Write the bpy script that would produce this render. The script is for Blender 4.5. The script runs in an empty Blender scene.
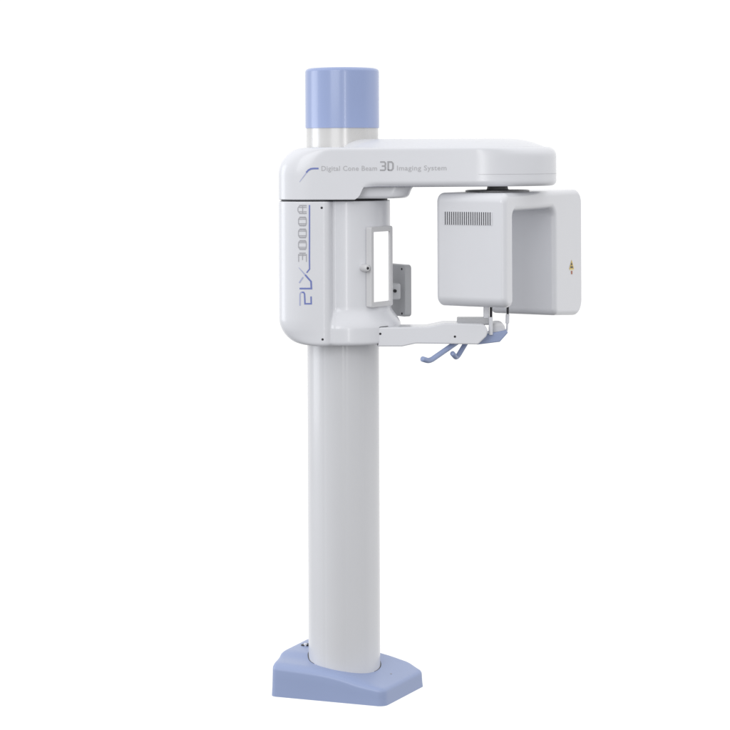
import bpy, bmesh, math
from mathutils import Vector, Matrix

# ------------------------------------------------------------------ scene, camera
S = bpy.context.scene
C = S.collection
F, CD, ZH, ROLL, CX, CY = 1900.0, 7.04, 1.995, 0.004, 365.0, 150.0
COLX = -0.0837                     # axis of the column (y = 0)

def P(px, py, y=0.0):
    """a point of the machine measured on the photograph, at its own real depth y"""
    dx, dy = px - CX, py - CY
    ux, uy = dx - ROLL * dy, dy + ROLL * dx
    d = (CD + y) / F
    return Vector((ux * d, y, ZH - uy * d))

cam = bpy.data.objects.new('camera', bpy.data.cameras.new('camera'))
C.objects.link(cam)
cam.location = (0, -CD, ZH)
cam.rotation_euler = (Matrix.Rotation(math.radians(90), 3, 'X') @ Matrix.Rotation(-ROLL, 3, 'Z')).to_euler()
cam.data.sensor_width = 36
cam.data.lens = 36 * F / 730
cam.data.shift_y = -(365 - CY) / 730
cam.data.clip_end = 200
S.camera = cam

# ------------------------------------------------------------------ materials
def mat(name, col, rough=0.35, spec=0.5, metal=0.0, coat=0.0, bump=0.0, vary=0.02):
    m = bpy.data.materials.new(name); m.use_nodes = True
    nt = m.node_tree; b = nt.nodes['Principled BSDF']
    b.inputs['Metallic'].default_value = metal
    b.inputs['Specular IOR Level'].default_value = spec
    b.inputs['Coat Weight'].default_value = coat
    b.inputs['Coat Roughness'].default_value = 0.12
    tc = nt.nodes.new('ShaderNodeTexCoord')
    n = nt.nodes.new('ShaderNodeTexNoise'); n.inputs['Scale'].default_value = 6; n.inputs['Detail'].default_value = 4
    nt.links.new(tc.outputs['Object'], n.inputs['Vector'])
    r = nt.nodes.new('ShaderNodeMapRange')
    r.inputs['To Min'].default_value = max(0, rough - 0.04); r.inputs['To Max'].default_value = rough + 0.04
    nt.links.new(n.outputs['Fac'], r.inputs['Value']); nt.links.new(r.outputs['Result'], b.inputs['Roughness'])
    mx = nt.nodes.new('ShaderNodeMix'); mx.data_type = 'RGBA'
    mx.inputs['A'].default_value = (*[c * (1 - vary) for c in col], 1)
    mx.inputs['B'].default_value = (*[min(1, c * (1 + vary)) for c in col], 1)
    nt.links.new(n.outputs['Fac'], mx.inputs['Factor']); nt.links.new(mx.outputs['Result'], b.inputs['Base Color'])
    if bump:
        n2 = nt.nodes.new('ShaderNodeTexNoise'); n2.inputs['Scale'].default_value = 260; n2.inputs['Detail'].default_value = 2
        nt.links.new(tc.outputs['Object'], n2.inputs['Vector'])
        bp = nt.nodes.new('ShaderNodeBump'); bp.inputs['Strength'].default_value = bump; bp.inputs['Distance'].default_value = 0.0006
        nt.links.new(n2.outputs['Fac'], bp.inputs['Height']); nt.links.new(bp.outputs['Normal'], b.inputs['Normal'])
    return m

WHITE = mat('white_lacquer', (0.72, 0.728, 0.765), 0.30, 0.5, coat=0.3, bump=0.05)
COLM = mat('grey_white_column_lacquer', (0.635, 0.64, 0.665), 0.30, 0.5, coat=0.3, bump=0.04)
NECK = mat('warm_grey_metal_lacquer', (0.62, 0.615, 0.61), 0.27, 0.6, metal=0.15, coat=0.15)
BLUE = mat('lilac_blue_plastic', (0.295, 0.36, 0.56), 0.38, 0.4, coat=0.1, bump=0.12)
CAPM = mat('lit_lilac_blue_plastic', (0.31, 0.385, 0.63), 0.30, 0.5, coat=0.3, bump=0.03)  # same plastic as the foot, the cap's extra light put into its colour
FRAMEM = mat('pale_grey_plastic', (0.65, 0.65, 0.665), 0.4, 0.4, bump=0.1)
PLATE = mat('mid_grey_steel_paint', (0.47, 0.475, 0.49), 0.45, 0.4, bump=0.1)
EDGE = mat('pale_steel_edge', (0.55, 0.56, 0.58), 0.4, 0.4)
DARK = mat('dark_grey_rubber', (0.035, 0.035, 0.04), 0.5, 0.3)
DISC = mat('dark_metal_disc', (0.30, 0.30, 0.31), 0.4, 0.5, metal=0.3)
SLOT = mat('slot_shade_and_dark_grey', (0.13, 0.13, 0.14), 0.6, 0.2)  # painted shade in the vent slots; plain dark grey on seam, screw and symbols
INKB = mat('blue_ink', (0.17, 0.21, 0.50), 0.4, 0.4)
INKL = mat('light_lilac_ink', (0.42, 0.45, 0.64), 0.4, 0.4)
INKG = mat('grey_ink', (0.38, 0.38, 0.40), 0.4, 0.4)
INKN = mat('number_grey_ink', (0.40, 0.40, 0.43), 0.4, 0.4)
INKA = mat('pale_grey_ink', (0.49, 0.49, 0.51), 0.4, 0.4)
YEL = mat('yellow_sticker', (0.72, 0.52, 0.10), 0.4, 0.4)
RED = mat('red_brown_ink', (0.42, 0.13, 0.06), 0.4, 0.4)
MIR = mat('mirror_glass', (1, 1, 1), 0.04, 0.5, metal=1.0, vary=0.0)

# ------------------------------------------------------------------ helpers
def link(name, bm, m, parent=None, sharp=38, wn=True, smooth=True):
    bmesh.ops.recalc_face_normals(bm, faces=bm.faces)
    me = bpy.data.meshes.new(name); bm.to_mesh(me); bm.free()
    me.materials.append(m)
    if smooth:
        for p in me.polygons: p.use_smooth = True
        me.set_sharp_from_angle(angle=math.radians(sharp))
    o = bpy.data.objects.new(name, me); C.objects.link(o)
    if parent: o.parent = parent
    if wn and smooth:
        w = o.modifiers.new('wn', 'WEIGHTED_NORMAL'); w.keep_sharp = True; w.weight = 60
    return o

def loft(bm, rings, cap0=True, cap1=True):
    vs = [[bm.verts.new(p) for p in r] for r in rings]
    n = len(vs[0])
    for a, b in zip(vs, vs[1:]):
        for i in range(n):
            j = (i + 1) % n
            bm.faces.new((a[i], a[j], b[j], b[i]))
    if cap0: bm.faces.new(vs[0][::-1])
    if cap1: bm.faces.new(vs[-1])
    return vs

PE = 2.3                          # corners flow into the flats without a visible tangent line
def rrect(xl, xr, yf, yb, L, R, n=14, m=0):
    """plan outline, elliptical corners. L, R = (x semi-axis, y semi-axis)"""
    pts = []
    for cx, cy, a, b, t0 in ((xl + L[0], yf + L[1], L[0], L[1], 180), (xr - R[0], yf + R[1], R[0], R[1], 270),
                             (xr - R[0], yb - R[1], R[0], R[1], 0), (xl + L[0], yb - L[1], L[0], L[1], 90)):
        for k in range(n + 1):
            t = math.radians(t0 + 90 * k / n)
            c_, s_ = math.cos(t), math.sin(t)
            c_, s_ = math.copysign(abs(c_) ** (2 / PE), c_), math.copysign(abs(s_) ** (2 / PE), s_)
            pts.append((cx + a * c_, cy + b * s_))
    if m:
        n1 = n + 1; out = []
        for q in range(4):
            out += pts[q * n1:(q + 1) * n1]
            if q in (0, 2):
                a, b = pts[q * n1 + n], pts[((q + 1) * n1) % (4 * n1)]
                out += [(a[0] + (b[0] - a[0]) * j / m, a[1] + (b[1] - a[1]) * j / m) for j in range(1, m)]
        pts = out
    return pts

def round_steps(r, n=5, outward=True):
    """(inset, rise) pairs of a quarter round starting at inset r"""
    return [(r * (1 - math.sin(math.pi / 2 * k / n)), r * (1 - math.cos(math.pi / 2 * k / n))) for k in range(n + 1)]

def lathe(bm, prof, cx, cy, n=96):
    rings = [[(cx + r * math.cos(2 * math.pi * k / n), cy + r * math.sin(2 * math.pi * k / n), z) for k in range(n)] for r, z in prof]
    loft(bm, rings)

def offset_poly(pts, d):
    """offset a closed 2D polygon inwards (ccw) by d"""
    n = len(pts); out = []
    for i in range(n):
        a, b, c = Vector(pts[i - 1]), Vector(pts[i]), Vector(pts[(i + 1) % n])
        e1, e2 = (b - a), (c - b)
        if e1.length < 1e-9 or e2.length < 1e-9: out.append(tuple(b)); continue
        e1.normalize(); e2.normalize()
        n1, n2 = Vector((-e1.y, e1.x)), Vector((-e2.y, e2.x))
        m = (n1 + n2)
        m /= max(0.3, 1 + n1.dot(n2))
        out.append(tuple(b + m * d))
    return out

def round_poly(pts, radii, n=8):
    """round the corners of a ccw polygon (concave ones too)"""
    out = []; N = len(pts)
    for i in range(N):
        a, b, c = Vector(pts[i - 1]), Vector(pts[i]), Vector(pts[(i + 1) % N])
        r = radii[i] if isinstance(radii, (list, tuple)) else radii
        if r <= 0: out.append(tuple(b)); continue
        u, v = (a - b).normalized(), (c - b).normalized()
        ang = u.angle(v); t = r / math.tan(ang / 2)
        t = min(t, (a - b).length * 0.49, (c - b).length * 0.49); r2 = t * math.tan(ang / 2)
        cen = b + (u + v).normalized() * (r2 / math.sin(ang / 2))
        p0, p1 = b + u * t - cen, b + v * t - cen
        A = math.atan2(p0.y, p0.x); B = math.atan2(p1.y, p1.x)
        dlt = (B - A + math.pi) % (2 * math.pi) - math.pi
        for k in range(n + 1):
            q = A + dlt * k / n
            out.append((cen.x + r2 * math.cos(q), cen.y + r2 * math.sin(q)))
    return out

def area2(p):
    return sum(p[i - 1][0] * p[i][1] - p[i][0] * p[i - 1][1] for i in range(len(p)))

def extrude_round(bm, prof, to3, l0, l1, r, n=5):
    """prof: 2D closed polygon, to3(u, v, l) -> point; rounded at both ends"""
    if area2(prof) < 0: prof = prof[::-1]
    rings = []
    for ins, rise in round_steps(r, n):
        rings.append([to3(u, v, l0 + rise) for u, v in offset_poly(prof, ins)])
    for ins, rise in reversed(round_steps(r, n)):
        rings.append([to3(u, v, l1 - rise) for u, v in offset_poly(prof, ins)])
    loft(bm, rings)

def tube(bm, path, r, n=16, cap=True):
    rings = []; up = Vector((0, 0, 1)); prev = None
    path = [Vector(p) for p in path]
    for i, p in enumerate(path):
        t = (path[min(i + 1, len(path) - 1)] - path[max(i - 1, 0)]).normalized()
        if prev is None:
            a = t.cross(up if abs(t.z) < 0.9 else Vector((1, 0, 0))).normalized()
        else:
            a = (prev - t * prev.dot(t)).normalized()
        prev = a; b = t.cross(a)
        rr = r[i] if isinstance(r, (list, tuple)) else r
        rings.append([p + (a * math.cos(2 * math.pi * k / n) + b * math.sin(2 * math.pi * k / n)) * rr for k in range(n)])
    loft(bm, rings)

def smooth_path(pts, rad, n=8):
    pts = [Vector(p) for p in pts]; out = [pts[0]]
    for a, b, c in zip(pts, pts[1:], pts[2:]):
        u, v = (a - b), (c - b); t = min(rad, u.length * .49, v.length * .49)
        p0, p1 = b + u.normalized() * t, b + v.normalized() * t
        for k in range(n + 1):
            s = k / n; out.append(p0 * (1 - s) ** 2 + b * 2 * s * (1 - s) + p1 * s * s)
    out.append(pts[-1]); return out

def box(bm, c, size, r=0.003, rot=None):
    c = Vector(c); sx, sy, sz = [s / 2 for s in size]
    M = rot or Matrix.Identity(3)
    prof = round_poly([(-sx, -sz), (sx, -sz), (sx, sz), (-sx, sz)], r * 1.2, 4)
    extrude_round(bm, prof, lambda u, v, l: c + M @ Vector((u, l, v)), -sy, sy, r, 3)

def disc(name, p, nrm, r, m, parent, h=0.002, proud=0.0012):
    """a screw head: a shallow domed disc with its axis along nrm"""
    bm = bmesh.new(); nrm = Vector(nrm).normalized(); p = Vector(p)
    a = nrm.orthogonal().normalized(); b = nrm.cross(a)
    rings = []
    for rr, hh in ((r, -h), (r, proud * .5), (r * .8, proud), (r * .35, proud), (r * .3, proud * .2)):
        rings.append([p + nrm * hh + (a * math.cos(2 * math.pi * k / 20) + b * math.sin(2 * math.pi * k / 20)) * rr for k in range(20)])
    loft(bm, rings)
    return link(name, bm, m, parent, wn=False)

# ------------------------------------------------------------------ the machine (the only thing)
root = bpy.data.objects.new('dental_xray_machine', None)
root.location = (0, 0, 0); C.objects.link(root)
root['label'] = 'tall white dental panoramic x-ray machine on a round column with lilac cap and lilac foot'
root['category'] = 'x-ray machine'

# ---- foot
Lc, Fc, Rc = P(270.5, 696, -.097), P(384.5, 707.5, -.235), P(424.5, 686, .03)
base_pts = [(Lc.x, Lc.y), (Fc.x, Fc.y), (Rc.x, Rc.y), (.163, .098), (.06, .128), (-.11, .205), (-.225, .238), (-.325, .035)]
edge_n = Vector((-(Rc.y - Fc.y), Rc.x - Fc.x)).normalized()
front_n = Vector((-(Fc.y - Lc.y), Fc.x - Lc.x)).normalized()
def sm(x, a, b):
    t = min(1, max(0, (x - a) / (b - a))); return t * t * (3 - 2 * t)
def ztop(x, y):
    return sum(ztop0(x + dx * edge_n.x, y + dx * edge_n.y) for dx in (-.045, -.03, -.015, 0, .015, .03, .045)) / 7
def ztop0(x, y):
    q = (Vector((x, y)) - Vector((Fc.x, Fc.y))).dot(edge_n)
    v = (Vector((x, y)) - Vector((Lc.x, Lc.y))).dot(front_n)
    keys = ((-.1, .048), (0, .056), (.07, .070), (.133, .090), (.19, .103), (.27, .111), (.45, .119), (.8, .119))
    z = keys[-1][1]
    for (a, za), (b, zb) in zip(keys, keys[1:]):
        if q <= b:
            t = max(0, (q - a) / (b - a)); z = za + (zb - za) * t; break
    return z + .012 * sm(v, .09, .16) * sm(q, .20, .34) - .012 * sm(-v, -.035, 0) * sm(q, 0.02, .1)
bo = round_poly(base_pts, [.024, .034, .03, .06, .05, .05, .04, .03], 8)
# even out: subdivide long edges
def dense(p, step):
    out = []
    for i in range(len(p)):
        a, b = Vector(p[i]), Vector(p[(i + 1) % len(p)]); k = max(1, int((b - a).length / step))
        for j in range(k): out.append(tuple(a.lerp(b, j / k)))
    return out
bo = dense(bo, .014)
bm = bmesh.new()
cen = Vector((COLX, .0)); rings = []
rings.append([(x, y, 0) for x, y in bo])
for f in (.35, .7):
    rings.append([(x, y, (ztop(x, y) - .014) * f) for x, y in offset_poly(bo, .001 + .003 * f)])
for k in range(6):
    a = math.pi / 2 * k / 5
    o_ = offset_poly(bo, .004 + .013 * (1 - math.cos(a)))
    rings.append([(x, y, ztop(x, y) - .013 + .013 * math.sin(a)) for x, y in o_])
last = offset_poly(bo, .017)
for s in [i / 12 for i in range(1, 12)]:
    r = []
    for x, y in last:
        q = Vector((x, y)).lerp(cen, s); r.append((q.x, q.y, ztop(q.x, q.y)))
    rings.append(r)
loft(bm, rings)
foot = link('foot', bm, BLUE, root, sharp=60, wn=False)
foot['label'] = 'lilac wedge-shaped foot sloping down to the right'
# dark gap round the column
bm = bmesh.new(); n = 96; rr = []
for rad in (.125, .1362):
    ring = []
    for k in range(n):
        t = 2 * math.pi * k / n; x = COLX + rad * math.cos(t); y = .006 + rad * math.sin(t)
        ring.append((x, y, ztop(x, y) + .0012))
    rr.append(ring)
rr.append([(x, y, z - .01) for x, y, z in rr[1]])
loft(bm, rr, False, False); link('column_gap', bm, DARK, foot, wn=False)
p = P(390.9, 673.8, -.06); disc('screw', (p.x, p.y, ztop(p.x, p.y)), (0, 0, 1), .0035, DISC, foot)
# opening with bolts behind the column, left
hx, hy = -.2285, .118
bm = bmesh.new()
prof = round_poly([(-.020, -.012), (.022, -.012), (.022, .012), (-.020, .012)], .011, 6)
loft(bm, [[(hx + u, hy + v, ztop(hx, hy) + dz + .12 * u) for u, v in offset_poly(prof, i)] for i, dz in ((0, -.01), (0, .0045), (.003, .005))])
link('cable_opening', bm, DARK, foot)
bm = bmesh.new(); lathe(bm, [(.007, ztop(hx, hy)), (.007, ztop(hx, hy) + .007), (.004, ztop(hx, hy) + .0095), (.001, ztop(hx, hy) + .010)], hx - .003, hy - .006, 20)
link('bolt', bm, WHITE, foot)

# ---- column (extruded section with three shallow flutes)
bm = bmesh.new(); n = 240; rings = []
def col_r(t):
    r = .1327
    for t0, w, d in ((-1.53, .035, .0009), (-2.12, .03, .0007), (-1.02, .03, .0006)):
        r -= d * math.exp(-((t - t0) / w) ** 2)
    return r
for z in (.02, .5, 1.0, 1.35):
    rings.append([(COLX + col_r(2 * math.pi * k / n - math.pi) * math.cos(2 * math.pi * k / n - math.pi),
                   col_r(2 * math.pi * k / n - math.pi) * math.sin(2 * math.pi * k / n - math.pi), z) for k in range(n)])
loft(bm, rings)
column = link('column', bm, COLM, root)

# ---- neck and cap
bm = bmesh.new(); lathe(bm, [(.133, 1.9), (.133, 2.10)], COLX, 0)
link('neck', bm, NECK, root)
zc0, zc1 = P(342, 128, -.136).z, P(342, 67, -.12).z
bm = bmesh.new()
prof = [(.130, zc0), (.1362, zc0 + .001), (.1368, zc0 + .003)]
for k in range(7):
    a = math.pi / 2 * k / 6; prof.append((.1368 - .018 * (1 - math.cos(a)), zc1 - .014 * (1 - math.sin(a))))
prof += [(.08, zc1 + .002), (.02, zc1 + .003)]
lathe(bm, prof, COLX, 0); link('cap', bm, CAPM, root)

# ---- arm head (upper arm)
YF, YB = -.215, .215
XL = P(279, 190, -.10).x
XR = P(556, 165, 0).x
LA = (.135, .085); RA = (.30, .215)
ZT = P(450, 146.8, YF).z; ZB = P(450, 186.8, YF).z; ZS = P(310, 200, YF).z
def front_y(x):
    if x >= XL + LA[0]: return YF
    t = (XL + LA[0] - x) / LA[0]; return YF + LA[1] * (1 - max(0, 1 - t ** PE) ** (1 / PE))
RC = .098
def xl_top(z):
    z0 = ZT - RC
    if z <= z0: return XL
    t = (z - z0) / RC; return XL + RC * (1 - math.sqrt(max(0, 1 - t * t)))
def arm_ring(z, ins, xr, RR=RA):
    xl = xl_top(z)
    return [(x, y, z) for x, y in rrect(xl + ins, xr - ins, YF + ins, YB - ins, (max(LA[0] - ins, .01), max(LA[1] - ins, .01)),
                                        (max(RR[0] - ins, .01), max(RR[1] - ins, .01)), 18, 40)]
X1 = P(355, 199, YF).x; X2 = P(375, 184, YF).x
rings = []
def clamp_ring(z, ins, px, yfi):
    x1 = P(px, 190, YF).x
    return [(min(x, x1), y, zz_) for x, y, zz_ in arm_ring(z, ins, XR)]
COVE = ((354.6, 200.0), (355.4, 199.2), (358.0, 197.4), (359.8, 195), (361.2, 192), (362.3, 189.5), (363.5, 187.4))
for i, (px_, py_) in enumerate(COVE):
    rings.append(clamp_ring(P(px_, py_, YF).z, .004 if i == 0 else 0, px_, 0))
X2 = P(363.5, 187, YF).x
rb = .020
for ins, rise in round_steps(rb, 6):       # rounded lower edge, only right of the cove
    ra, rc_ = arm_ring(ZB + rise, 0, XR), arm_ring(ZB + rise, ins, XR)
    rings.append([tuple(Vector(a).lerp(Vector(b), sm(a[0], X2, X2 + .045))) for a, b in zip(ra, rc_)])
for f in (.2, .4, .6, .8): rings.append(arm_ring(ZB + rb + (ZT - RC - ZB - rb) * f, 0, XR))
zz = [ZT - RC + RC * math.sin(math.pi / 2 * k / 14) for k in range(14)]
rt = .011
RR_ = .034
def top_ring(z, ins):
    t = max(0, z - (ZT - RR_)); ir = RR_ - math.sqrt(max(0, RR_ ** 2 - t * t))
    A_, B_ = arm_ring(z, ins, XR), arm_ring(z, max(ins, ir), XR)
    return [tuple(Vector(a).lerp(Vector(b), sm(a[0], XR - .30, XR - .06))) for a, b in zip(A_, B_)]
zz = [z for z in zz if z < ZT - rt] 
for z in zz: rings.append(top_ring(z, 0))
for ins, rise in reversed(round_steps(rt, 5)): rings.append(top_ring(ZT - rise, ins))
bm = bmesh.new(); loft(bm, rings)
bmesh.ops.remove_doubles(bm, verts=bm.verts, dist=1e-5)
bmesh.ops.dissolve_degenerate(bm, edges=bm.edges, dist=1e-5)
# recessed hub block under the arm
def hub_ring(z, ins, xr): return [(x, y, z) for x, y in rrect(-.26 + ins, xr - ins, -.178 + ins, .178 - ins, (.1, .1), (.075, .075), 12)]
xh = P(412.5, 186, -.10).x
hz = ZS + .003
rings = [hub_ring(hz, .012, xh - .022), hub_ring(hz + .001, .007, xh - .019), hub_ring(hz + .005, .002, xh - .015), hub_ring(hz + .011, 0, xh - .012),
         hub_ring(hz + .03, 0, xh - .004), hub_ring(ZB + .002, -.0, xh + .004), hub_ring(ZB + .03, .0, xh + .006)]
loft(bm, rings)
arm = link('arm', bm, WHITE, root, sharp=42)
# raised lid
def lid_ring(z, ins):
    a = rrect(P(343, 145, -.1).x + ins * .35, XR - .045 - ins * 1.4, YF + .022 + ins, YB - .022 - ins, (.09, .09), (.27 - ins * 1.2, .190 - ins * .9), 18)
    return [(x, y, z) for x, y in a]
rings = [lid_ring(ZT - .01, 0), lid_ring(ZT + .0005, 0)]
for ins, h in ((.010, .006), (.025, .0145), (.042, .021), (.058, .026), (.072, .029), (.084, .030)):
    rings.append(lid_ring(ZT + h, ins))
bm = bmesh.new(); loft(bm, rings); link('lid', bm, WHITE, arm, sharp=50)
# seam line near the underside at the rounded end
bm = bmesh.new(); zs = P(500, 174.2, -.2).z
oo = [p for p in rrect(XL, XR, YF, YB, LA, RA, 24) if p[0] > P(478, 174, YF).x and p[1] < .1]
vs = []
for x, y in oo:
    nx, ny = (x - (XR - RA[0])) / RA[0] ** 2, y / RA[1] ** 2
    l = math.hypot(nx, ny); vs.append([bm.verts.new((x + nx / l * .0006, y + ny / l * .0006, zs + d)) for d in (-.0005, .0005)])
for a, b in zip(vs, vs[1:]): bm.faces.new((a[0], b[0], b[1], a[1]))
link('seam', bm, INKA, arm, wn=False)
def arm_surf(px, py):
    # point and normal on the rounded end
    best = None
    for k in range(400):
        t = -math.pi / 2 + math.pi / 2 * k / 399
        q = Vector((XR - RA[0] + RA[0] * math.cos(t), RA[1] * math.sin(t), 0))
        pp = P(px, py, q.y); e = abs(pp.x - q.x)
        if best is None or e < best[0]: best = (e, Vector((q.x, q.y, pp.z)), Vector((math.cos(t) / RA[0], math.sin(t) / RA[1], 0)))
    return best[1], best[2]
p, nn = arm_surf(526.5, 184.8); disc('screw', p - nn.normalized() * .008, nn, .0035, SLOT, arm, proud=.004)

# ---- housing (lower carriage)
HZ1 = ZS - .006; HZ0 = P(330, 346.5, YF).z
RB = .10
def xl_bot(z):
    z0 = HZ0 + RB
    if z >= z0: return XL
    t = (z0 - z) / RB; return XL + RB * (1 - math.sqrt(max(0, 1 - t * t)))
XS = P(331, 260, YF).x                 # right border of the flat slab
zcu0, zcu1 = P(400, 325, 0).z, P(400, 304, 0).z
def cyl_r(z):
    return .176 + .030 * (1 - sm(z, zcu0 + .002, zcu1)) 
def flare(z, th):
    # cuff reaches further out on the right, where the lower arm docks
    w = max(0, math.cos(th - math.radians(-18))) ** 3
    return .010 * w * (1 - sm(z, zcu0 + .004, zcu1 + .01))
def slab_sdf(x, y, z):
    xl = xl_bot(z); w = (XS - xl) / 2; cx = (XS + xl) / 2
    qx, qy = abs(x - cx), abs(y)
    rx0 = min(LA[0], XS - .035 - xl)
    sy = (YB - YF) / 2
    if x < xl + rx0:
        rx, ry = rx0, LA[1]
        dx, dy = xl + rx - x, qy - (sy - ry)
        if dx > 0 and dy > 0:
            k_ = ((dx / rx) ** PE + (dy / ry) ** PE) ** (1 / PE)
            g_ = k_ ** (1 - PE) * math.hypot(dx ** (PE - 1) / rx ** PE, dy ** (PE - 1) / ry ** PE)
            return (k_ - 1) / g_
        return max(xl - x, qy - sy)
    r = .028
    dx, dy = qx - (w - r), qy - (sy - r)
    return math.hypot(max(dx, 0), max(dy, 0)) + min(max(dx, dy), 0) - r
def smin(a, b, k):
    h = max(k - abs(a - b), 0) / k; return min(a, b) - h * h * k * .25
def house_sdf(x, y, z):
    th = math.atan2(y, x - COLX)
    c = math.hypot(x - COLX, y) - cyl_r(z) - flare(z, th)
    c += .08 * sm(XS - x, -.01, .05)
    return smin(slab_sdf(x, y, z), c, .022)
def house_ring(z, ins, zq=None):
    zq = z if zq is None else zq
    out = []
    for k in range(NH):
        th = ths[k]; lo, hi = 0.05, .45; c, s = math.cos(th), math.sin(th)
        for _ in range(22):
            m_ = (lo + hi) / 2
            if house_sdf(COLX + m_ * c, m_ * s, zq) + ins < 0: lo = m_
            else: hi = m_
        out.append((COLX + lo * c, lo * s, z))
    return out
NH = 480; ths = [2 * math.pi * k / NH for k in range(NH)]
rings = []
for ins, rise in round_steps(.012, 4): rings.append(house_ring(HZ0 + rise, ins, HZ0 + rise))
k = 0
zl = [HZ0 + RB * (1 - math.cos(math.pi / 2 * q / 16)) for q in range(1, 17)]
zl = [z for z in zl if z > HZ0 + .014] + [zcu0 + (zcu1 + .012 - zcu0) * q / 12 for q in range(13)]
zl = sorted(z for z in set(zl))
zl2 = [zl[0]]
for z in zl[1:]:
    if z - zl2[-1] > .002: zl2.append(z)
for z in zl2: rings.append(house_ring(z, 0))
for f in (.25, .5, .75): rings.append(house_ring(zl2[-1] + (HZ1 - .004 - zl2[-1]) * f, 0))
for ins, rise in reversed(round_steps(.004, 3)): rings.append(house_ring(HZ1 - rise, ins))
bm = bmesh.new(); loft(bm, rings)
house = link('housing', bm, WHITE, root, sharp=50)
# dark seam between arm and housing
bm = bmesh.new()
mid = house_ring(ZS - .003, .010)
loft(bm, [[(x, y, HZ1 - .004) for x, y, z in mid], [(x, y, ZS + .006) for x, y, z in mid]])
link('turntable_seam', bm, DARK, house)
for px, py in ((321.7, 207.8), (322.6, 339.4)):
    disc('screw', P(px, py, YF), (0, -1, 0), .0042, DARK, house)

# ---- writing (strokes and letters lying on the front shell)
def stroke(name, pts, w, m, parent, lift=0.0):
    """flat printed stroke through points given on the photograph, following the shell"""
    bm = bmesh.new()
    P2 = []
    for px, py in pts:
        y = YF
        for _ in range(4): y = front_y(P(px, py, y).x)
        q = P(px, py, y); P2.append(Vector((q.x, q.z)))
    d = [P2[0]]
    for a, b in zip(P2, P2[1:]):
        k = max(1, int((b - a).length / .004))
        for j in range(1, k + 1): d.append(a.lerp(b, j / k))
    ws = w if isinstance(w, tuple) else (w, w)
    L = []
    for i, p_ in enumerate(d):
        t1 = (d[i] - d[i - 1]).normalized() if i else (d[1] - d[0]).normalized()
        t2 = (d[i + 1] - d[i]).normalized() if i < len(d) - 1 else t1
        n1 = Vector((-t1.y, t1.x)); n2 = Vector((-t2.y, t2.x)); nn = (n1 + n2) / max(.5, 1 + n1.dot(n2))
        ww = (ws[0] + (ws[1] - ws[0]) * i / (len(d) - 1)) / 2 * .0036
        L.append([bm.verts.new((q.x, front_y(q.x) - .0007 - lift, q.y)) for q in (p_ + nn * ww, p_ - nn * ww)])
    for a, b in zip(L, L[1:]): bm.faces.new((a[0], b[0], b[1], a[1]))
    return bm, name, m, parent
def join_strokes(name, lst, m, parent):
    bm = bmesh.new()
    for i_, (pts, w) in enumerate(lst):
        b2 = stroke('', pts, w, m, parent, .00006 * (i_ % 7))[0]
        me = bpy.data.meshes.new('t'); b2.to_mesh(me); b2.free(); bm.from_mesh(me); bpy.data.meshes.remove(me)
    return link(name, bm, m, parent, wn=False)
def R2(x, y): return (292 + x / 12.17, 250 + y / 12.17)
for pts_, w_, m_, nm_ in (
    ([R2(118, 514), R2(142, 516), R2(153, 535), R2(156, 600), R2(158, 654), R2(234, 654), R2(232, 565)], 1.5, INKB, 'letter'),
    ([R2(92, 469), R2(236, 469), R2(232, 384), R2(160, 302)], 1.7, INKB, 'letter'),
    ([R2(178, 277), R2(214, 232), R2(212, 100), (309.5, 240), (309.5, 205)], 1.35, INKB, 'stripe'),
    ([R2(97, 678), R2(97, 540), R2(106, 518), R2(120, 514)], 1.3, INKL, 'letter_stroke'),
    ([R2(160, 302), R2(82, 212)], (1.4, .5), INKL, 'letter_stroke'),
    ([R2(88, 400), R2(136, 330)], 1.4, INKL, 'letter_stroke')):
    join_strokes(nm_, [(pts_, w_)], m_, house)
G = []
x0, x1 = 298.4, 306.3
for ya, yb in ((216.8, 226), (228.7, 238), (240.3, 249.6)):
    h = 1.6
    G += [([(x0 + 1.2, ya + .6), (x1 - .6, ya + .6)], h), ([(x0 + 1.2, yb - .6), (x1 - .6, yb - .6)], h),
          ([(x0 + .1, ya + 2.4), (x1, ya + 2.4)], .8), ([(x0 + .1, yb - 2.4), (x1, yb - 2.4)], .8),
          ([(x0 + 1.2, ya + .6), (x0 + .1, ya + 2.4), (x0 + .1, yb - 2.4), (x0 + 1.2, yb - .6)], .75),
          ([(x1 - .6, ya + .6), (x1, ya + 2.4), (x1, yb - 2.4), (x1 - .6, yb - .6)], .75)]
G += [([(299.4, 205.5), (306.6, 205.5)], 1.1), ([(299.0, 207.3), (306.6, 207.3)], .9), ([(299.2, 213.3), (306.6, 213.3)], 1.1), ([(299.0, 211.6), (306.6, 211.6)], .8),
      ([(299.6, 205.5), (297.9, 208), (297.9, 211), (299.6, 213.3)], .8), ([(302.6, 206), (302.6, 213.3)], .8)]
G += [([(299.2, 253.2), (305.6, 253.2)], 1.2), ([(298.6, 255.0), (306.3, 255.0)], 1.2), ([(298.6, 254), (298.6, 261.8)], .8), ([(302.5, 254), (302.5, 260)], .8), ([(306.4, 254), (306.4, 261.8)], .8)]
join_strokes('model_number', G, INKN, house)
join_strokes('swoosh', [([(306.2, 172.6), (308.4, 170.2), (311, 168.8), (314, 168.5), (318.6, 168.5)], 1.7)], INKB, arm)
join_strokes('swoosh', [([(299.5, 182), (306.3, 173)], (.5, 1.1))], INKL, arm)

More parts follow.
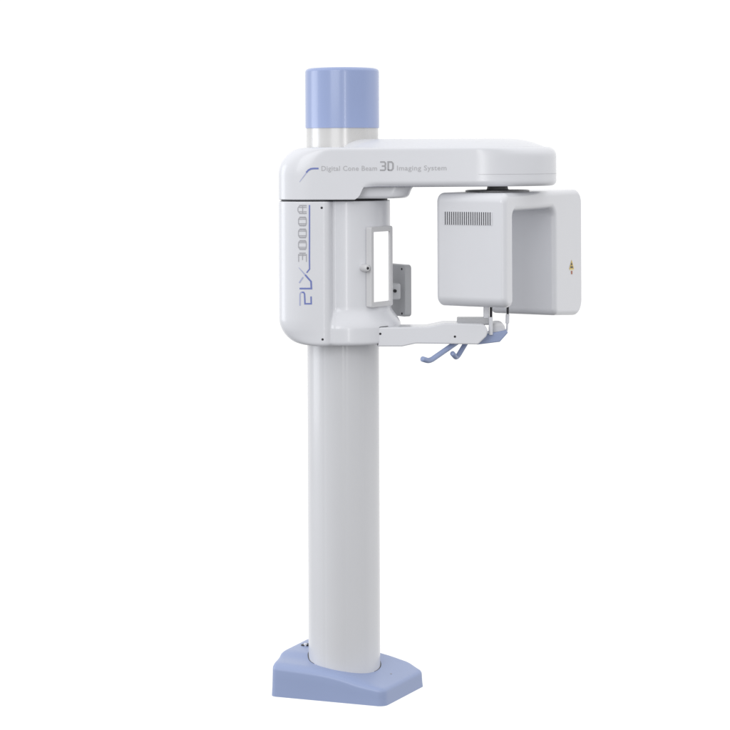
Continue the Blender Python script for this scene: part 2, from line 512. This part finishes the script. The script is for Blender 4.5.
def text(body, pxa, pxb, base_py, cap_px, m, name, off=0.0):
    cu = bpy.data.curves.new('t', 'FONT'); cu.body = body; cu.size = 1; cu.offset = off; cu.resolution_u = 3; cu.space_character = 1.08
    o = bpy.data.objects.new('t', cu); C.objects.link(o)
    dg = bpy.context.evaluated_depsgraph_get()
    me = bpy.data.meshes.new_from_object(o.evaluated_get(dg))
    bpy.data.objects.remove(o)
    xs = [v.co.x for v in me.vertices]; x0_, x1_ = min(xs), max(xs)
    a, b = P(pxa, base_py, YF), P(pxb, base_py, YF)
    sx = (b.x - a.x) / (x1_ - x0_); sz = cap_px * (CD + YF) / F / .70
    for v in me.vertices:
        x = a.x + (v.co.x - x0_) * sx
        v.co = (x, YF - .0007, a.z + v.co.y * sz)
    me.name = name; me.materials.clear(); me.materials.append(m)
    o = bpy.data.objects.new(name, me); C.objects.link(o); o.parent = arm
    return o
text('Digital Cone Beam', 321.5, 377, 170.8, 4.9, INKA, 'lettering', .01)
join_strokes('numeral', [([(380.2, 162.0), (384.4, 162.0), (385.4, 163.2), (385.4, 165.0), (384.6, 166.0), (385.4, 167.0), (385.4, 169.2), (384.4, 170.2), (379.9, 170.2)], 1.5), ([(381.8, 166.0), (384.6, 166.0)], 1.4)], INKG, arm)
join_strokes('letter', [([(388.2, 170.2), (388.2, 162.0), (391.6, 162.0), (393.0, 163.6), (393.0, 168.6), (391.6, 170.2), (388.2, 170.2)], 1.6)], INKG, arm)
text('Imaging System', 397, 446.5, 170.4, 4.9, INKA, 'lettering', .01)

# ---- rotating head: an upside-down U
TH = math.radians(28)
A = Vector((math.cos(TH), -math.sin(TH), 0))      # towards the right/near end
E = Vector((math.sin(TH), math.cos(TH), 0))       # away from the camera
C0 = P(505, 200, -.28)
def solve(pxt, d):                                 # length along d from C0 at which px is reached
    lo, hi = 0, 1.4
    sgn = 1 if (C0 + d * .5).x > C0.x else -1
    for _ in range(40):
        m_ = (lo + hi) / 2; q = C0 + d * m_
        px = 365 + q.x * F / (CD + q.y)
        if (px - pxt) * sgn < 0: lo = m_
        else: hi = m_
    return lo
W = solve(435, -A); LL = solve(582.5, E)
ZHT = P(505, 193.3, -.28).z
ZF0 = P(505, 308.8, -.28).z
def zat(px, py, l): q = C0 + E * l; return P(px, py, q.y).z
tF = .078
lB = solve(554.8, E)                                # inner face of the rear slab
ZBa, ZBb = zat(556, 315.6, lB), zat(580, 315.2, LL)     # the rear slab reaches a little lower at the back
zin = zat(530, 210, .25)
prof = round_poly([(0, ZF0), (tF, ZF0), (tF, zin), (lB, zin), (lB, ZBa), (LL, ZBb), (LL, ZHT), (0, ZHT)],
                  [.040, .027, .022, .035, .027, .06, .055, .035], 9)
def to3(u, v, l):
    q = C0 + E * u - A * l; return Vector((q.x, q.y, v))
bm = bmesh.new(); extrude_round(bm, prof, to3, 0, W, .021, 6)
head = link('rotating_head', bm, WHITE, root, sharp=40)
# vent grille on the front panel: a dark sheet paints the shade between slats
v0, v1 = solve(444.3, -A), solve(491.2, -A)
zt_, zb_ = P(470, 212.2, -.24).z, P(470, 225.3, -.24).z
def hp(l, z, off): q = C0 - A * l - E * off; return Vector((q.x, q.y, z))
bm = bmesh.new()
vv = [bm.verts.new(hp(l, z, .0006)) for l, z in ((v0, zt_), (v1, zt_), (v1, zb_), (v0, zb_))]; bm.faces.new(vv)
grille = link('vent_grille', bm, SLOT, head, smooth=False)
bm = bmesh.new(); NS = 22
for k in range(NS + 1):
    l = v1 + (v0 - v1) * k / NS; w_ = (v0 - v1) / NS * .23
    vs0 = []
    for off in (.0002, .0030):
        vs0.append([hp(l - w_, zb_, off), hp(l + w_, zb_, off), hp(l + w_, zt_, off), hp(l - w_, zt_, off)])
    loft(bm, vs0)
link('slats', bm, WHITE, grille, smooth=False)
# warning sticker on the end of the rear slab
def ep(px, py, off=.0008):
    l = solve(px, E); q = C0 + E * l + A * off; z = P(px, py, q.y).z; return Vector((q.x, q.y, z))
def flat(name, pts, m, parent, off=.0008):
    bm = bmesh.new(); bm.faces.new([bm.verts.new(ep(x, y, off)) for x, y in pts]); return link(name, bm, m, parent, smooth=False)
st = flat('warning_sticker', [(568.6, 269.0), (573.4, 269.0), (571.1, 259.6)], YEL, head)
flat('warning_symbol', [(570.2, 265.2), (571.6, 265.2), (571.3, 262.8), (570.6, 262.8)], SLOT, st, .0014)
flat('warning_symbol', [(569.7, 268.0), (572.3, 268.0), (572.0, 266.2), (570.0, 266.2)], SLOT, st, .0014)
flat('sticker_base', [(568.9, 270.2), (573.1, 270.2), (573.1, 269.1), (568.9, 269.1)], mat('pale_yellow_sticker', (.85, .74, .35)), st, .0008)
flat('warning_mark', [(570.4, 274.2), (571.8, 274.2), (571.8, 270.8), (570.4, 270.8)], RED, head)
# pivot under the arm
pc = P(497.5, 189, .0)
bm = bmesh.new(); lathe(bm, [(.110, ZHT - .002), (.119, ZHT + .001), (.119, ZHT + .005), (.112, ZHT + .006)], pc.x, 0.01)
piv = link('pivot_disc', bm, DISC, root)
bm = bmesh.new(); lathe(bm, [(.044, ZHT + .006), (.040, ZHT + .009), (.036, ZB + .004)], pc.x, -.0, 48); link('pivot_hub', bm, DISC, piv)

# ---- lower bracket arm
YK = -.165
def prism(name, pts, y0, y1, r, m, parent, rad=.004, radii=None, n=4, ydep=None):
    pr = [(P(x, y, YK if ydep is None else ydep).x, P(x, y, YK if ydep is None else ydep).z) for x, y in pts]
    if area2(pr) < 0: pr = pr[::-1]; radii = radii[::-1] if radii else None
    bm = bmesh.new(); extrude_round(bm, round_poly(pr, radii or rad, n), lambda u, v, l: Vector((u, l, v)), y0, y1, r, 3)
    return link(name, bm, m, parent)
brk = prism('lower_arm', [(376.6, 327.5), (428, 326.8), (444.5, 323.2), (484, 324.2), (488.2, 330), (486.5, 336.5), (478, 344.6), (440, 343.9), (416, 343.6),
                          (402, 346.6), (376.6, 346.6)], YK, -.055, .005, WHITE, root,
            radii=[.002, .05, .05, .02, .02, .02, .012, .05, .05, .05, .002], n=6)
for px, py in ((380.3, 333.8), (454.9, 336.6)): disc('screw', P(px, py, YK), (0, -1, 0), .0042, DARK, brk)
# seam round the dock
bm = bmesh.new()
tube(bm, smooth_path([P(377.9, 345.0, YK - .001), P(377.6, 334, YK - .001), P(377.9, 327.3, YK - .001), P(386, 326.6, -.150), P(399, 324.6, -.04)], .012), .0016, 8)
link('dock_seam', bm, SLOT, brk)
prism('bite_tray', [(457.5, 318.0), (490, 318.0), (490, 323.8), (457.5, 324.6)], -.12, -.045, .002, PLATE, brk, ydep=-.10)
chin = prism('chin_rest', [(474, 345.0), (499.8, 341.8), (508, 332.6), (506.5, 330.2), (486, 334)], -.125, -.02, .004, BLUE, root, ydep=-.12)
prism('chin_cup', [(490, 340), (505.4, 336), (505.4, 322.5), (490, 322.5)], -.11, -.02, .012, FRAMEM, chin, radii=[.002, .008, .024, .024], n=8, ydep=-.11)
# temple supports
def rod(name, pa, pb, y, r, m, parent):
    bm = bmesh.new(); a, b = P(*pa, y), P(*pb, y)
    tube(bm, [a, a.lerp(b, .02), a.lerp(b, .98), b], [r * .7, r, r, r * .7]); return link(name, bm, m, parent, wn=False)
prism('support_post', [(483.6, 290), (489.4, 290), (489.4, 325), (483.6, 325)], -.10, -.07, .003, WHITE, brk, ydep=-.10)
t1 = rod('temple_support', (490.8, 335), (490.8, 317), -.13, .0075, WHITE, chin)
rod('spindle', (491, 318), (491, 292), -.13, .005, DARK, t1)
t2 = rod('temple_support', (507.3, 323.5), (507.6, 314), -.06, .0072, WHITE, chin)
rod('spindle', (507.7, 314.5), (507.7, 292), -.06, .0045, DARK, t2)
bm = bmesh.new(); tube(bm, smooth_path([P(507.2, 323, -.06), P(507.0, 331.5, -.06), P(500, 333, -.06)], .01), .0036, 12); link('rod', bm, WHITE, t2)
# handles
def handle(path, r):
    bm = bmesh.new(); pp = smooth_path([P(*a) for a in path], .02)
    pp.append(pp[-1] + (pp[-1] - pp[-2]).normalized() * .003)
    rs = [r] * (len(pp) - 1) + [r * .6]
    tube(bm, pp, rs, 18); return link('handle', bm, BLUE, root, wn=False, sharp=70)
handle([(460, 340, -.10), (429.5, 361.2, -.20), (422.5, 359.0, -.235)], .0098)
handle([(467, 341, -.07), (456.6, 358.3, -.09), (452.5, 353.5, -.14)], .0092)

# ---- mirror
ma, mb = P(371.2, 267, -.170), P(393.0, 267, -.060)
T = Vector((mb.x - ma.x, mb.y - ma.y, 0)); WM = T.length; T.normalize()
N = Vector((T.y, -T.x, 0))                        # outward, to the camera's right
zt0, zb0 = P(371, 227, -.17).z, P(371, 308, -.17).z
def m3(u, v, l): q = ma + T * u + N * l; return Vector((q.x, q.y, v))
bm = bmesh.new()
outer = round_poly([(0, zb0), (WM, zb0), (WM, zt0), (0, zt0)], .008, 4)
fw = .0165
inner = round_poly([(fw, zb0 + fw * 1.15), (WM - fw, zb0 + fw * 1.15), (WM - fw, zt0 - fw * 1.15), (fw, zt0 - fw * 1.15)], .002, 4)
rings = [[m3(u, v, -.022) for u, v in outer], [m3(u, v, -.002) for u, v in outer], [m3(u, v, 0) for u, v in offset_poly(outer, .002)],
         [m3(u, v, 0) for u, v in inner], [m3(u, v, -.006) for u, v in inner]]
loft(bm, rings)
mf = link('mirror_frame', bm, FRAMEM, root, sharp=30)
bm = bmesh.new(); bm.faces.new([bm.verts.new(m3(u, v, -.0045)) for u, v in inner]); link('mirror_glass', bm, MIR, mf, smooth=False)
bm = bmesh.new(); c = ma.lerp(mb, .5) - N * .03; 
rot = Matrix((T, N, Vector((0, 0, 1)))).transposed()
box(bm, (c.x, c.y, (zt0 + zb0) / 2), (.05, .05, .12), .004, rot); link('mount', bm, FRAMEM, mf)
# small laser pointer next to the mirror
ps = P(366.6, 268.2, -.180)
bm = bmesh.new()
ax = Vector((.55, -.84, 0)).normalized(); a_ = ax.orthogonal().normalized(); b_ = ax.cross(a_)
rings = []
for rr_, h_ in ((.0135, -.03), (.0135, -.002), (.012, .004), (.0095, .0075), (.008, .008)):
    rings.append([ps + ax * h_ + (a_ * math.cos(2 * math.pi * k / 28) + b_ * math.sin(2 * math.pi * k / 28)) * rr_ for k in range(28)])
loft(bm, rings); lp = link('light_pointer', bm, FRAMEM, root)
disc('lens', ps + ax * .008, ax, .0052, DARK, lp)

# ---- wall bracket plate behind
cn = P(405.2, 290, .07)
U = Vector((-.55, .835, 0)); V = Vector((.835, .55, 0))
zp1, zp0 = P(405, 265, .07).z, P(405, 317, .07).z
prof = round_poly([(0, zp0), (.16, zp0), (.16, zp1), (0, zp1)], .014, 5)
bm = bmesh.new()
extrude_round(bm, prof, lambda u, v, l: Vector((cn.x, cn.y, 0)) + U * u + V * l + Vector((0, 0, v)), 0, .030, .004, 3)
wp = link('wall_bracket', bm, PLATE, root)
for py in (269, 313.5):
    q = Vector((cn.x, cn.y, 0)) + U * .022; disc('screw', (q.x, q.y, P(403, py, q.y).z), -V, .0045, DARK, wp)
kc = P(394, 291.5, .03)
bm = bmesh.new(); box(bm, (kc.x - .012, kc.y + .01, kc.z), (.062, .05, .060), .006, Matrix.Rotation(.35, 3, 'Z')); kb = link('knuckle', bm, EDGE, wp)
q = P(395.2, 291, kc.y - .02); disc('screw', (q.x, q.y, q.z), (.25, -1, 0), .006, DARK, kb, h=.01, proud=.003)

# ------------------------------------------------------------------ studio surroundings and lamps
w = bpy.data.worlds.new('World'); S.world = w; w.use_nodes = True
nt = w.node_tree; bg = nt.nodes['Background']
tc = nt.nodes.new('ShaderNodeTexCoord'); sep = nt.nodes.new('ShaderNodeSeparateXYZ')
nt.links.new(tc.outputs['Generated'], sep.inputs[0])
def mr(sock, a, b, c, d):
    n = nt.nodes.new('ShaderNodeMapRange'); n.interpolation_type = 'SMOOTHSTEP'
    nt.links.new(sock, n.inputs['Value'])
    for k_, v_ in zip(('From Min', 'From Max', 'To Min', 'To Max'), (a, b, c, d)): n.inputs[k_].default_value = v_
    return n.outputs['Result']
def mth(op, a, b):
    n = nt.nodes.new('ShaderNodeMath'); n.operation = op
    for i, s in enumerate((a, b)):
        if isinstance(s, (int, float)): n.inputs[i].default_value = s
        else: nt.links.new(s, n.inputs[i])
    return n.outputs[0]
back = mth('MAXIMUM', mr(sep.outputs['Y'], .45, .80, 0, 1),       # plain white background behind the machine
           mth('MULTIPLY', mr(sep.outputs['X'], .45, .75, 0, 1), mr(sep.outputs['Y'], -.30, .05, 0, 1)))   # plus an added white patch at right, to whiten mirror and edges
front = mth('ADD', mth('ADD', mth('ADD', .40, mr(sep.outputs['X'], .05, .6, 0, .22)), mr(sep.outputs['X'], -.3, -1, 0, .35)), mr(sep.outputs['Z'], .1, .9, 0, .65))
front = mth('MULTIPLY', front, mr(sep.outputs['Z'], -.75, -.1, .3, 1))
bk = mth('MULTIPLY', 1.1, mr(sep.outputs['Z'], -.8, -.45, .3, 1))
val = mth('ADD', mth('MULTIPLY', front, mth('SUBTRACT', 1, back)), mth('MULTIPLY', bk, back))
comb = nt.nodes.new('ShaderNodeCombineColor')
for i in range(3): nt.links.new(val, comb.inputs[i])
nt.links.new(comb.outputs[0], bg.inputs['Color']); bg.inputs['Strength'].default_value = 1.0

def area(name, loc, tgt, sx, sy, power, col=(1, 1, 1)):
    l = bpy.data.lights.new(name, 'AREA'); l.shape = 'RECTANGLE'; l.size = sx; l.size_y = sy; l.energy = power; l.color = col
    o = bpy.data.objects.new(name, l); C.objects.link(o); o.location = loc
    o.rotation_euler = (Vector(tgt) - Vector(loc)).to_track_quat('-Z', 'Y').to_euler()
area('side_softbox', (-6.5, .6, 2.0), (0, 0, 1.4), 3.2, 4.0, 125, (.92, .95, 1))
area('front_softbox', (-3.2, -8.0, 4.2), (0, 0, 1.3), 4.5, 4.0, 235, (.97, .98, 1))
area('strip_lamp', (1.4, -9.0, 2.2), (0, 0, 1.2), .3, 4.0, 70)

# ------------------------------------------------------------------ render
S.render.engine = 'CYCLES'
S.view_settings.view_transform = 'Standard'; S.view_settings.look = 'None'
S.view_settings.exposure = 0; S.view_settings.gamma = 1
S.cycles.max_bounces = 8
